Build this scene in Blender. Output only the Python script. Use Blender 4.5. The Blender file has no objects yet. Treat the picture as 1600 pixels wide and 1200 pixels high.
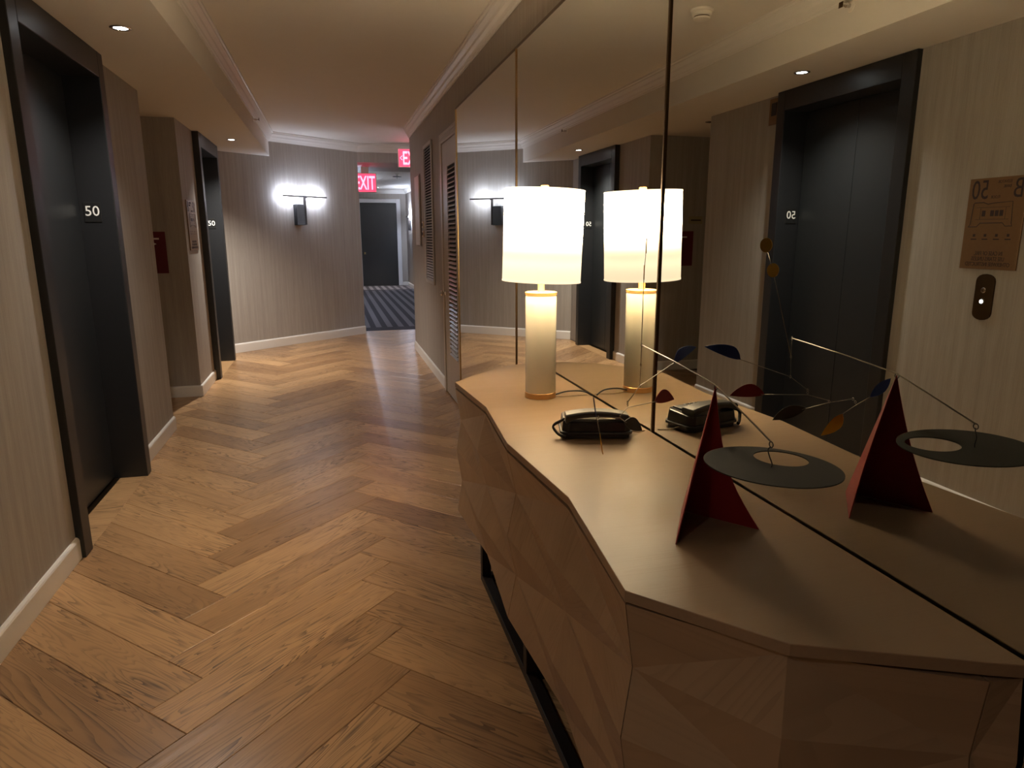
import bpy, bmesh, math, random
from mathutils import Vector, Matrix
random.seed(7)
scene = bpy.context.scene
COL = scene.collection
R = math.radians

# ------------------------------------------------------------------ camera
H = 1.55                       # lens height; X right, Y down the hall, Z up
PITCH, YAW, ROLL, FPX = R(12.3), R(14.57), R(-0.13), 1068.0
fw = Vector((math.sin(YAW) * math.cos(PITCH), math.cos(YAW) * math.cos(PITCH), -math.sin(PITCH)))
rt0 = Vector((math.cos(YAW), -math.sin(YAW), 0.0))
up0 = rt0.cross(fw)
rt = rt0 * math.cos(ROLL) + up0 * math.sin(ROLL)
up = up0 * math.cos(ROLL) - rt0 * math.sin(ROLL)
cam_data = bpy.data.cameras.new('camera')
cam_data.sensor_fit = 'HORIZONTAL'
cam_data.sensor_width = 36.0
cam_data.lens = FPX / 1600.0 * 36.0
cam_data.clip_start = 0.02
cam = bpy.data.objects.new('camera', cam_data)
cam.matrix_world = Matrix(((rt.x, up.x, -fw.x, 0), (rt.y, up.y, -fw.y, 0), (rt.z, up.z, -fw.z, H), (0, 0, 0, 1)))
COL.objects.link(cam)
scene.camera = cam

# ------------------------------------------------------------------ world, exposure
world = bpy.data.worlds.new('world')
scene.world = world
world.use_nodes = True
world.node_tree.nodes['Background'].inputs[0].default_value = (0.02, 0.02, 0.022, 1)
world.node_tree.nodes['Background'].inputs[1].default_value = 0.1
scene.view_settings.view_transform = 'Standard'
scene.view_settings.look = 'None'
scene.view_settings.exposure = 1.12
scene.view_settings.gamma = 1.0
scene.view_settings.use_curve_mapping = False
cy = scene.cycles
cy.use_denoising = True
cy.max_bounces = 14
cy.diffuse_bounces = 7
cy.glossy_bounces = 6
cy.sample_clamp_indirect = 6.0
cy.caustics_reflective = False
cy.caustics_refractive = False

# light levels of the lamps, added ones included
LAMP_WARM = (1.0, 0.79, 0.53)
COOL = (0.67, 0.77, 1.0)
SHADE_L = 25.0
BULB_UP, BULB_DOWN = 3.0, 0.8
SCONCE_L = 150.0
CORRIDOR_L = 950.0
SPOT_W = 60.0

# ------------------------------------------------------------------ materials
MATS = {}


def new_mat(name):
    m = bpy.data.materials.new(name)
    m.use_nodes = True
    nt = m.node_tree
    b = nt.nodes['Principled BSDF']
    MATS[name] = m
    return m, nt, b


def link(nt, a, b):
    nt.links.new(a, b)


def node(nt, t, **kw):
    n = nt.nodes.new(t)
    for k, v in kw.items():
        setattr(n, k, v)
    return n


def rgba(c):
    return (c[0], c[1], c[2], 1.0)


def plain(name, col, rough=0.5, metal=0.0, spec=0.5, noise=0.0, nscale=40.0, coat=0.0, bump=0.0):
    m, nt, b = new_mat(name)
    b.inputs['Base Color'].default_value = rgba(col)
    b.inputs['Roughness'].default_value = rough
    b.inputs['Metallic'].default_value = metal
    b.inputs['Specular IOR Level'].default_value = spec
    if coat:
        b.inputs['Coat Weight'].default_value = coat
        b.inputs['Coat Roughness'].default_value = 0.15
    if noise or bump:
        tc = node(nt, 'ShaderNodeTexCoord')
        n = node(nt, 'ShaderNodeTexNoise')
        n.inputs['Scale'].default_value = nscale
        n.inputs['Detail'].default_value = 4
        link(nt, tc.outputs['Object'], n.inputs['Vector'])
        if noise:
            mx = node(nt, 'ShaderNodeMix', data_type='RGBA')
            mx.inputs[6].default_value = rgba([c * (1 - noise) for c in col])
            mx.inputs[7].default_value = rgba([min(1, c * (1 + noise)) for c in col])
            link(nt, n.outputs['Fac'], mx.inputs[0])
            link(nt, mx.outputs[2], b.inputs['Base Color'])
        if bump:
            bp = node(nt, 'ShaderNodeBump')
            bp.inputs['Strength'].default_value = bump
            bp.inputs['Distance'].default_value = 0.002
            link(nt, n.outputs['Fac'], bp.inputs['Height'])
            link(nt, bp.outputs[0], b.inputs['Normal'])
    return m


def emissive(name, col, strength, base=(0.8, 0.8, 0.8)):
    m, nt, b = new_mat(name)
    b.inputs['Base Color'].default_value = rgba(base)
    b.inputs['Emission Color'].default_value = rgba(col)
    b.inputs['Emission Strength'].default_value = strength
    b.inputs['Roughness'].default_value = 0.6
    return m


def wallpaper(name, c1, c2):
    """vertical silk-thread wallcovering"""
    m, nt, b = new_mat(name)
    tc = node(nt, 'ShaderNodeTexCoord')
    sx = node(nt, 'ShaderNodeSeparateXYZ')
    link(nt, tc.outputs['Object'], sx.inputs[0])
    ad = node(nt, 'ShaderNodeMath', operation='ADD')
    link(nt, sx.outputs[0], ad.inputs[0])
    link(nt, sx.outputs[1], ad.inputs[1])
    mz = node(nt, 'ShaderNodeMath', operation='MULTIPLY')
    mz.inputs[1].default_value = 0.035
    link(nt, sx.outputs[2], mz.inputs[0])
    cb = node(nt, 'ShaderNodeCombineXYZ')
    link(nt, ad.outputs[0], cb.inputs[0])
    link(nt, mz.outputs[0], cb.inputs[1])
    n1 = node(nt, 'ShaderNodeTexNoise')
    n1.inputs['Scale'].default_value = 22
    n1.inputs['Detail'].default_value = 3
    link(nt, cb.outputs[0], n1.inputs['Vector'])
    n2 = node(nt, 'ShaderNodeTexNoise')
    n2.inputs['Scale'].default_value = 170
    n2.inputs['Detail'].default_value = 2
    link(nt, cb.outputs[0], n2.inputs['Vector'])
    n3 = node(nt, 'ShaderNodeTexNoise')           # fine horizontal weft
    n3.inputs['Scale'].default_value = 160
    n3.inputs['Detail'].default_value = 2
    link(nt, tc.outputs['Object'], n3.inputs['Vector'])
    a1 = node(nt, 'ShaderNodeMath', operation='MULTIPLY_ADD')
    a1.inputs[1].default_value = 0.6
    link(nt, n2.outputs['Fac'], a1.inputs[0])
    link(nt, n1.outputs['Fac'], a1.inputs[2])
    a2 = node(nt, 'ShaderNodeMath', operation='MULTIPLY_ADD')
    a2.inputs[1].default_value = 0.25
    link(nt, n3.outputs['Fac'], a2.inputs[0])
    link(nt, a1.outputs[0], a2.inputs[2])
    mr = node(nt, 'ShaderNodeMapRange')
    mr.inputs['From Min'].default_value = 0.62
    mr.inputs['From Max'].default_value = 1.22
    link(nt, a2.outputs[0], mr.inputs[0])
    mx = node(nt, 'ShaderNodeMix', data_type='RGBA')
    mx.inputs[6].default_value = rgba(c1)
    mx.inputs[7].default_value = rgba(c2)
    link(nt, mr.outputs[0], mx.inputs[0])
    link(nt, mx.outputs[2], b.inputs['Base Color'])
    b.inputs['Roughness'].default_value = 0.62
    b.inputs['Specular IOR Level'].default_value = 0.3
    bp = node(nt, 'ShaderNodeBump')
    bp.inputs['Strength'].default_value = 0.25
    bp.inputs['Distance'].default_value = 0.001
    link(nt, a2.outputs[0], bp.inputs['Height'])
    link(nt, bp.outputs[0], b.inputs['Normal'])
    return m


def oak(name, light, mid, dark, rough, use_uv=False, grain=1.0, rand=True, line_amt=0.55, spec=0.5):
    m, nt, b = new_mat(name)
    tc = node(nt, 'ShaderNodeTexCoord')
    oi = node(nt, 'ShaderNodeObjectInfo')
    src = tc.outputs['UV'] if use_uv else tc.outputs['Object']
    off = node(nt, 'ShaderNodeVectorMath', operation='SCALE')
    off.inputs[0].default_value = (37.0, 19.0, 11.0)
    if rand:
        link(nt, oi.outputs['Random'], off.inputs['Scale'])
    else:
        off.inputs['Scale'].default_value = 0.3
    ad = node(nt, 'ShaderNodeVectorMath', operation='ADD')
    link(nt, src, ad.inputs[0])
    link(nt, off.outputs[0], ad.inputs[1])
    # cathedral figure: distorted bands across the board
    mp = node(nt, 'ShaderNodeMapping')
    mp.inputs['Scale'].default_value = (0.42, 5.5, 1.0)
    link(nt, ad.outputs[0], mp.inputs[0])
    nz = node(nt, 'ShaderNodeTexNoise')
    nz.inputs['Scale'].default_value = 1.5 * grain
    nz.inputs['Detail'].default_value = 3
    nz.inputs['Distortion'].default_value = 0.4
    link(nt, mp.outputs[0], nz.inputs['Vector'])
    ml = node(nt, 'ShaderNodeMath', operation='MULTIPLY')
    ml.inputs[1].default_value = 26.0
    link(nt, nz.outputs['Fac'], ml.inputs[0])
    fr = node(nt, 'ShaderNodeMath', operation='FRACT')
    link(nt, ml.outputs[0], fr.inputs[0])
    # pores
    mp2 = node(nt, 'ShaderNodeMapping')
    mp2.inputs['Scale'].default_value = (5.0, 190.0, 1.0)
    link(nt, ad.outputs[0], mp2.inputs[0])
    np_ = node(nt, 'ShaderNodeTexNoise')
    np_.inputs['Scale'].default_value = 1.0 * grain
    np_.inputs['Detail'].default_value = 3
    link(nt, mp2.outputs[0], np_.inputs['Vector'])
    rp = node(nt, 'ShaderNodeValToRGB')
    rp.color_ramp.elements[0].position = 0.0
    rp.color_ramp.elements[0].color = (1, 1, 1, 1)
    rp.color_ramp.elements[1].position = 0.5
    rp.color_ramp.elements[1].color = (0, 0, 0, 1)
    link(nt, fr.outputs[0], rp.inputs[0])
    rp2 = node(nt, 'ShaderNodeMapRange')
    rp2.inputs['From Min'].default_value = 0.38
    rp2.inputs['From Max'].default_value = 0.60
    rp2.inputs['To Min'].default_value = 0.55
    link(nt, np_.outputs['Fac'], rp2.inputs[0])
    lm = node(nt, 'ShaderNodeMath', operation='MULTIPLY')
    link(nt, rp.outputs[0], lm.inputs[0])
    link(nt, rp2.outputs[0], lm.inputs[1])
    # figure strength changes from board to board and along each board
    mp4 = node(nt, 'ShaderNodeMapping')
    mp4.inputs['Scale'].default_value = (1.6, 5.0, 1.0)
    link(nt, ad.outputs[0], mp4.inputs[0])
    n4 = node(nt, 'ShaderNodeTexNoise')
    n4.inputs['Scale'].default_value = 1.0
    n4.inputs['Detail'].default_value = 1
    link(nt, mp4.outputs[0], n4.inputs['Vector'])
    mr4 = node(nt, 'ShaderNodeMapRange')
    mr4.inputs['From Min'].default_value = 0.38
    mr4.inputs['From Max'].default_value = 0.62
    mr4.inputs['To Min'].default_value = 0.35 * line_amt
    mr4.inputs['To Max'].default_value = line_amt
    link(nt, n4.outputs['Fac'], mr4.inputs[0])
    lm2 = node(nt, 'ShaderNodeMath', operation='MULTIPLY')
    link(nt, mr4.outputs[0], lm2.inputs[1])
    link(nt, lm.outputs[0], lm2.inputs[0])
    # broad tone
    mp3 = node(nt, 'ShaderNodeMapping')
    mp3.inputs['Scale'].default_value = (1.2, 7.0, 1.0)
    link(nt, ad.outputs[0], mp3.inputs[0])
    n3 = node(nt, 'ShaderNodeTexNoise')
    n3.inputs['Scale'].default_value = 1.3
    n3.inputs['Detail'].default_value = 4
    link(nt, mp3.outputs[0], n3.inputs['Vector'])
    tn = node(nt, 'ShaderNodeMath', operation='MULTIPLY_ADD')
    tn.inputs[1].default_value = 0.95 if rand else 0.0
    link(nt, oi.outputs['Random'], tn.inputs[0])
    t3 = node(nt, 'ShaderNodeMath', operation='MULTIPLY_ADD')
    t3.inputs[1].default_value = 0.9
    t3.inputs[2].default_value = -0.48 if rand else 0.05
    link(nt, n3.outputs['Fac'], t3.inputs[0])
    link(nt, t3.outputs[0], tn.inputs[2])
    tn.use_clamp = True
    mx = node(nt, 'ShaderNodeMix', data_type='RGBA')
    mx.inputs[6].default_value = rgba(light)
    mx.inputs[7].default_value = rgba(mid)
    link(nt, tn.outputs[0], mx.inputs[0])
    mx2 = node(nt, 'ShaderNodeMix', data_type='RGBA')
    mx2.inputs[7].default_value = rgba(dark)
    link(nt, mx.outputs[2], mx2.inputs[6])
    link(nt, lm2.outputs[0], mx2.inputs[0])
    link(nt, mx2.outputs[2], b.inputs['Base Color'])
    rr = node(nt, 'ShaderNodeMath', operation='MULTIPLY_ADD')
    rr.inputs[1].default_value = 0.12
    rr.inputs[2].default_value = rough
    link(nt, lm2.outputs[0], rr.inputs[0])
    link(nt, rr.outputs[0], b.inputs['Roughness'])
    b.inputs['Specular IOR Level'].default_value = spec
    bp = node(nt, 'ShaderNodeBump')
    bp.inputs['Strength'].default_value = 0.18
    bp.inputs['Distance'].default_value = 0.0008
    bp.invert = True
    link(nt, lm.outputs[0], bp.inputs['Height'])
    link(nt, bp.outputs[0], b.inputs['Normal'])
    return m


wallpaper('wallpaper', (0.305, 0.268, 0.232), (0.415, 0.37, 0.322))
plain('ceiling_paint', (0.74, 0.69, 0.62), 0.7, noise=0.02, nscale=6)
plain('trim_paint', (0.78, 0.74, 0.68), 0.35)
oak('oak_plank', (0.54, 0.318, 0.148), (0.27, 0.142, 0.064), (0.05, 0.021, 0.008), 0.28, line_amt=1.0)
oak('counter_veneer', (0.44, 0.29, 0.172), (0.28, 0.175, 0.10), (0.16, 0.095, 0.052), 0.42, use_uv=True, rand=False, line_amt=0.3, grain=0.7)
oak('counter_wood', (0.30, 0.207, 0.128), (0.275, 0.186, 0.113), (0.23, 0.15, 0.088), 0.40, rand=False, line_amt=0.12, spec=0.28)
plain('counter_edge', (0.30, 0.19, 0.11), 0.45, noise=0.12, nscale=90)
plain('joint_dark', (0.03, 0.018, 0.01), 0.8)
plain('dark_carcass', (0.012, 0.009, 0.008), 0.7)
plain('elevator_black', (0.012, 0.0125, 0.014), 0.40, metal=0.0, spec=0.6, noise=0.1, nscale=25)
plain('elevator_door', (0.022, 0.024, 0.026), 0.38, metal=0.3, spec=0.6, noise=0.1, nscale=18)
plain('plate_black', (0.012, 0.012, 0.012), 0.4)
plain('white_print', (0.85, 0.83, 0.78), 0.5)
plain('brass', (0.56, 0.38, 0.16), 0.28, metal=1.0, noise=0.06, nscale=60)
plain('bronze_dark', (0.12, 0.075, 0.04), 0.35, metal=1.0)
plain('seam_bronze', (0.26, 0.165, 0.08), 0.3, metal=1.0)
plain('gold_wood', (0.56, 0.33, 0.13), 0.35, metal=0.6)
plain('plaque_bronze', (0.24, 0.14, 0.07), 0.42, metal=0.55, noise=0.08, nscale=50)
plain('plaque_ink', (0.035, 0.018, 0.02), 0.6)
plain('lamp_ceramic', (0.88, 0.86, 0.76), 0.22, spec=0.5, noise=0.02, nscale=4)
plain('phone_black', (0.012, 0.012, 0.013), 0.28, spec=0.6)
plain('phone_satin', (0.03, 0.03, 0.032), 0.45, spec=0.6)
plain('cord_black', (0.012, 0.011, 0.011), 0.5)
plain('cord_pale', (0.55, 0.42, 0.28), 0.5)
plain('sled_metal', (0.018, 0.012, 0.009), 0.45, metal=0.4)
plain('mobile_red', (0.30, 0.012, 0.014), 0.5)
plain('mobile_black', (0.014, 0.013, 0.013), 0.5)
plain('mobile_disc', (0.026, 0.026, 0.022), 0.7, spec=0.2)
plain('mobile_blue', (0.014, 0.045, 0.25), 0.5)
plain('mobile_yellow', (0.85, 0.46, 0.03), 0.5)
plain('mobile_wire', (0.30, 0.27, 0.22), 0.35, metal=0.9)
plain('fire_red', (0.115, 0.006, 0.013), 0.45)
plain('sign_tan', (0.33, 0.27, 0.16), 0.5)
plain('white_plastic', (0.75, 0.70, 0.62), 0.4)
plain('chrome', (0.7, 0.68, 0.65), 0.15, metal=1.0)
plain('closet_paint', (0.46, 0.39, 0.30), 0.35)
plain('vent_paint', (0.50, 0.47, 0.44), 0.45)
plain('panel_paint', (0.62, 0.58, 0.55), 0.45)
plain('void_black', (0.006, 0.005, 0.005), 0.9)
plain('door_dark', (0.014, 0.012, 0.011), 0.55)
plain('door_trim', (0.62, 0.60, 0.60), 0.4)
m, nt, b = new_mat('mirror_glass')
b.inputs['Base Color'].default_value = (0.78, 0.79, 0.735, 1)
b.inputs['Metallic'].default_value = 1.0
b.inputs['Roughness'].default_value = 0.0

emissive('sconce_led', COOL, SCONCE_L)
emissive('sconce_led_corridor', COOL, CORRIDOR_L)
emissive('downlight_lens', (0.92, 0.96, 1.0), 14.0)
emissive('exit_field', (1.0, 0.06, 0.14), 0.75, base=(0.5, 0.1, 0.12))
emissive('exit_letter', (1.0, 0.15, 0.25), 2.4, base=(0.8, 0.3, 0.3))
emissive('button_glow', (0.85, 0.93, 1.0), 3.0)

# lamp shade: glowing fabric
m, nt, b = new_mat('lamp_shade_fabric')
b.inputs['Base Color'].default_value = (0.85, 0.8, 0.68, 1)
b.inputs['Roughness'].default_value = 0.8
b.inputs['Emission Color'].default_value = rgba(LAMP_WARM)
tc = node(nt, 'ShaderNodeTexCoord')          # glow shaped into the emission: cream low and at the rim, brightest above middle
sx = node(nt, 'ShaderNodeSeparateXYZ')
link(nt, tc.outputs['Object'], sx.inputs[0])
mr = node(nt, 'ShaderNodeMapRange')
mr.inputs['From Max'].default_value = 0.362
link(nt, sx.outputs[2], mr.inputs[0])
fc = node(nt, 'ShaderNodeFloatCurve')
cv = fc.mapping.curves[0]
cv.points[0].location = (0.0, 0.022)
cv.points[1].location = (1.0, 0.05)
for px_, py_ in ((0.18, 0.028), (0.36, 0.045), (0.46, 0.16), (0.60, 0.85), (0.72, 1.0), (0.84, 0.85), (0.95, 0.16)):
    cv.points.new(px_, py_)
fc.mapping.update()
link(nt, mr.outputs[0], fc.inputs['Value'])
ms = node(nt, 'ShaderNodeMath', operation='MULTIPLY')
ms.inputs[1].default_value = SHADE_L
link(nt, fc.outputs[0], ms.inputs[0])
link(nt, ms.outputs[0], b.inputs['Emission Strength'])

# striped corridor carpet
m, nt, b = new_mat('carpet_stripe')
tc = node(nt, 'ShaderNodeTexCoord')
sx = node(nt, 'ShaderNodeSeparateXYZ')
link(nt, tc.outputs['Object'], sx.inputs[0])
f1 = node(nt, 'ShaderNodeMath', operation='MULTIPLY_ADD')
f1.inputs[1].default_value = 1 / 0.19
f1.inputs[2].default_value = 20.25
link(nt, sx.outputs[0], f1.inputs[0])
f2 = node(nt, 'ShaderNodeMath', operation='FRACT')
link(nt, f1.outputs[0], f2.inputs[0])
f3 = node(nt, 'ShaderNodeMath', operation='GREATER_THAN')
f3.inputs[1].default_value = 0.5
link(nt, f2.outputs[0], f3.inputs[0])
mx = node(nt, 'ShaderNodeMix', data_type='RGBA')
mx.inputs[6].default_value = (0.022, 0.014, 0.018, 1)
mx.inputs[7].default_value = (0.16, 0.14, 0.145, 1)
link(nt, f3.outputs[0], mx.inputs[0])
cn = node(nt, 'ShaderNodeTexNoise')
cn.inputs['Scale'].default_value = 120
link(nt, tc.outputs['Object'], cn.inputs['Vector'])
mm = node(nt, 'ShaderNodeMix', data_type='RGBA', blend_type='MULTIPLY')
mm.inputs[0].default_value = 0.5
link(nt, mx.outputs[2], mm.inputs[6])
link(nt, cn.outputs['Fac'], mm.inputs[7])
link(nt, mm.outputs[2], b.inputs['Base Color'])
b.inputs['Roughness'].default_value = 0.95
plain('carpet_dark', (0.022, 0.014, 0.018), 0.95, noise=0.3, nscale=150)


# ------------------------------------------------------------------ helpers
def meta(o, label=None, cat=None, group=None, kind=None):
    if label:
        o['label'] = label
    if cat:
        o['category'] = cat
    if group:
        o['group'] = group
    if kind:
        o['kind'] = kind
    return o


def thing(name, loc, label=None, cat=None, group=None, kind=None, rotz=0.0):
    o = bpy.data.objects.new(name, None)
    o.empty_display_size = 0.05
    COL.objects.link(o)
    o.location = loc
    o.rotation_euler = (0, 0, rotz)
    return meta(o, label, cat, group, kind)


def root_of(o):
    while o.parent:
        o = o.parent
    return o


def add(name, verts, faces, mat, parent=None, smooth=False, local=False, uvs=None, mats=None, fmat=None):
    """verts in world coordinates (or in the parent's own frame if local); a top-level mesh gets its origin at its base"""
    me = bpy.data.meshes.new(name)
    verts = [Vector(v) for v in verts]
    if parent is None:
        lo = [min(v[i] for v in verts) for i in range(3)]
        hi = [max(v[i] for v in verts) for i in range(3)]
        org = Vector(((lo[0] + hi[0]) / 2, (lo[1] + hi[1]) / 2, lo[2]))
    elif local:
        org = Vector((0, 0, 0))
    else:
        org = Vector(root_of(parent).location)
    me.from_pydata([tuple(v - org) for v in verts], [], faces)
    bm = bmesh.new()
    bm.from_mesh(me)
    bmesh.ops.recalc_face_normals(bm, faces=bm.faces)
    bm.to_mesh(me)
    bm.free()
    me.materials.append(MATS[mat])
    if mats:
        for x in mats:
            me.materials.append(MATS[x])
        for p, k in zip(me.polygons, fmat):
            p.material_index = k
    if smooth:
        for p in me.polygons:
            p.use_smooth = True
    if uvs:
        uvl = me.uv_layers.new(name='UVMap')
        for p in me.polygons:
            for li in p.loop_indices:
                uvl.data[li].uv = uvs(p.index, me.vertices[me.loops[li].vertex_index].co + org)
    o = bpy.data.objects.new(name, me)
    COL.objects.link(o)
    if parent is None:
        o.location = org
    else:
        o.parent = parent
    return o


BOXF = [(0, 1, 2, 3), (7, 6, 5, 4), (0, 4, 5, 1), (1, 5, 6, 2), (2, 6, 7, 3), (3, 7, 4, 0)]


def boxv(x0, x1, y0, y1, z0, z1):
    return [(x0, y0, z0), (x1, y0, z0), (x1, y1, z0), (x0, y1, z0), (x0, y0, z1), (x1, y0, z1), (x1, y1, z1), (x0, y1, z1)]


def bevel_obj(o, w, seg=2):
    md = o.modifiers.new('bevel', 'BEVEL')
    md.width = w
    md.segments = seg
    md.limit_method = 'ANGLE'
    md.angle_limit = R(40)
    return o


def box(name, x0, x1, y0, y1, z0, z1, mat, parent=None, bevel=0.0, local=False):
    o = add(name, boxv(x0, x1, y0, y1, z0, z1), BOXF, mat, parent, local=local)
    if bevel:
        bevel_obj(o, bevel)
    return o


def prism(name, poly, z0, z1, mat, parent=None, bevel=0.0, local=False):
    n = len(poly)
    v = [(x, y, z0) for x, y in poly] + [(x, y, z1) for x, y in poly]
    f = [tuple(range(n - 1, -1, -1)), tuple(range(n, 2 * n))]
    f += [(i, (i + 1) % n, n + (i + 1) % n, n + i) for i in range(n)]
    o = add(name, v, f, mat, parent, local=local)
    if bevel:
        bevel_obj(o, bevel)
    return o


def lathe_geo(profile, c, seg=48, closed=False, axis=None):
    """profile = [(r, z)], revolved round the vertical through c"""
    v, f = [], []
    n = len(profile)
    for i in range(seg):
        a = 2 * math.pi * i / seg
        for r, z in profile:
            v.append((c[0] + r * math.cos(a), c[1] + r * math.sin(a), c[2] + z))
    for i in range(seg):
        j = (i + 1) % seg
        for k in range(n - 1 + (1 if closed else 0)):
            k2 = (k + 1) % n
            f.append((i * n + k, j * n + k, j * n + k2, i * n + k2))
    if not closed:
        f.append(tuple(i * n for i in range(seg)))
        f.append(tuple(i * n + n - 1 for i in range(seg)))
    return v, f


def lathe(name, profile, c, mat, parent=None, seg=48, closed=False, smooth=True, local=False):
    v, f = lathe_geo(profile, c, seg, closed)
    o = add(name, v, f, mat, parent, smooth=False, local=local)
    if smooth:
        for p in o.data.polygons:
            p.use_smooth = len(p.vertices) == 4
        for e in o.data.edges:
            pass
        o.data.set_sharp_from_angle(angle=R(35))
    return o


def tube_geo(pts, r, seg=8, cyc=False):
    pts = [Vector(p) for p in pts]
    v, f = [], []
    n = len(pts)
    prev = None
    for i, p in enumerate(pts):
        if cyc:
            t = (pts[(i + 1) % n] - pts[i - 1]).normalized()
        else:
            t = (pts[min(i + 1, n - 1)] - pts[max(i - 1, 0)]).normalized()
        if prev is None:
            a = t.cross(Vector((0, 0, 1)))
            if a.length < 1e-3:
                a = t.cross(Vector((1, 0, 0)))
        else:
            a = prev - t * prev.dot(t)
        a.normalize()
        prev = a
        bb = t.cross(a)
        for k in range(seg):
            q = 2 * math.pi * k / seg
            v.append(p + (a * math.cos(q) + bb * math.sin(q)) * r)
    m_ = n if cyc else n - 1
    for i in range(m_):
        j = (i + 1) % n
        for k in range(seg):
            k2 = (k + 1) % seg
            f.append((i * seg + k, i * seg + k2, j * seg + k2, j * seg + k))
    if not cyc:
        f.append(tuple(range(seg)))
        f.append(tuple(range((n - 1) * seg, n * seg)))
    return v, f


def tube(name, pts, r, mat, parent=None, seg=8, cyc=False, local=False):
    v, f = tube_geo(pts, r, seg, cyc)
    return add(name, v, f, mat, parent, smooth=True, local=local)


def spline(pts, n=8):
    pts = [Vector(p) for p in pts]
    out = []
    for i in range(len(pts) - 1):
        p0 = pts[max(i - 1, 0)]
        p1, p2 = pts[i], pts[i + 1]
        p3 = pts[min(i + 2, len(pts) - 1)]
        for k in range(n):
            t = k / n
            out.append(0.5 * ((2 * p1) + (p2 - p0) * t + (2 * p0 - 5 * p1 + 4 * p2 - p3) * t * t + (3 * p1 - p0 - 3 * p2 + p3) * t ** 3))
    out.append(pts[-1])
    return out


def merge(parts):
    """join (verts, faces) lists into one"""
    v, f = [], []
    for a, b_ in parts:
        k = len(v)
        v += list(a)
        f += [tuple(i + k for i in q) for q in b_]
    return v, f


def text_geo(body, size, org, xdir, updir, depth=0.0006, align='LEFT', bold=0.0, spacing=1.0, xs=1.0):
    cu = bpy.data.curves.new('t', 'FONT')
    cu.body = body
    cu.size = size
    cu.extrude = depth
    cu.align_x = align
    cu.offset = bold
    cu.space_character = spacing
    cu.resolution_u = 3
    ob = bpy.data.objects.new('t', cu)
    COL.objects.link(ob)
    dg = bpy.context.evaluated_depsgraph_get()
    me = bpy.data.meshes.new_from_object(ob.evaluated_get(dg))
    xd, ud = Vector(xdir).normalized(), Vector(updir).normalized()
    nd = xd.cross(ud)
    v = [Vector(org) + xd * (q.co.x * xs) + ud * q.co.y + nd * (q.co.z + depth) for q in me.vertices]
    f = [tuple(p.vertices) for p in me.polygons]
    bpy.data.objects.remove(ob)
    bpy.data.curves.remove(cu)
    bpy.data.meshes.remove(me)
    return v, f


def light_point(name, loc, power, col, radius, parent=None):
    d = bpy.data.lights.new(name, 'POINT')
    d.energy = power
    d.color = col
    d.shadow_soft_size = radius
    o = bpy.data.objects.new(name, d)
    COL.objects.link(o)
    if parent:
        o.parent = parent
        o.location = Vector(loc) - Vector(parent.location)
    else:
        o.location = loc
    return o


# ------------------------------------------------------------------ the setting: walls, ceiling
XL, XL2 = -1.285, -1.32          # near left wall, left wall past the first lift
XR, XM = 1.08, 1.05              # right wall, mirror surface
ZC, ZS = 2.92, 2.60              # ceiling, soffit
BACK = -1.6
DA, DB = Vector((-1.345, 9.725, 0)), Vector((0.47, 11.22, 0))     # the oblique wall
DT = (DB - DA).normalized()
DN = Vector((DT.y, -DT.x, 0))

wall = lambda name, *a: meta(box(name, *a, 'wallpaper'), kind='structure')
wall('wall_left_near', XL - 0.2, XL, BACK, 3.56, 0, ZS)
wall('wall_left_middle', XL2 - 0.2, XL2, 4.82, 5.925, 0, ZS)
wall('wall_alcove_near', -2.5, XL2 - 0.2, 5.80, 5.925, 0, ZS)
wall('wall_alcove_side', -2.6, -2.5, 5.80, 7.30, 0, ZS)
wall('wall_alcove_far', -2.5, -1.312, 7.148, 7.30, 0, ZS)
wall('wall_left_far', -1.512, -1.312, 7.30, 7.99, 0, ZS)
wall('wall_left_end', -1.52, -1.345, 9.22, 9.72, 0, ZS)
q = DA - DT * 0.15
meta(prism('wall_oblique', [(q.x, q.y), (DB.x, DB.y), (DB.x - 0.05, DB.y + 0.2), (q.x - 0.12, q.y + 0.155)], 0, ZC, 'wallpaper'), kind='structure')
wall('wall_corridor_left', 0.27, 0.42, DB.y + 0.2, 22.0, 0, ZC)
wall('wall_right', XR, XR + 0.2, BACK, 9.5, 0, ZC)
wall('wall_right_return', XR + 0.2, 2.33, 9.3, 9.5, 0, ZC)
wall('wall_corridor_right', 2.33, 2.5, 9.3, 22.0, 0, ZC)
wall('wall_corridor_end', 0.27, 2.5, 22.0, 22.2, 0, ZC)
wall('wall_back', -1.5, 1.3, BACK - 0.2, BACK, 0, ZC)
meta(box('wall_header', 0.42, 2.33, 11.22, 12.75, 2.65, ZC, 'wallpaper'), kind='structure')
meta(box('ceiling', -2.7, 2.6, BACK - 0.2, 22.2, ZC, ZC + 0.1, 'ceiling_paint'), kind='structure')


def diag_y(x):
    return DA.y + (x - DA.x) * DT.y / DT.x


XS = -0.735
meta(prism('ceiling_soffit', [(-2.6, BACK), (XS, BACK), (XS, diag_y(XS) - 0.003), (-1.345, 9.717), (-2.6, 9.717)], ZS, ZC, 'ceiling_paint'), kind='structure')

# crown mouldings: stepped profile swept along each wall
CROWN = [(0, 2.795), (0.010, 2.795), (0.012, 2.808), (0.018, 2.812), (0.022, 2.826), (0.036, 2.846), (0.040, 2.862), (0.054, 2.880),
         (0.060, 2.888), (0.060, 2.900), (0.072, 2.905), (0.072, 2.92), (0, 2.92)]


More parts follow.
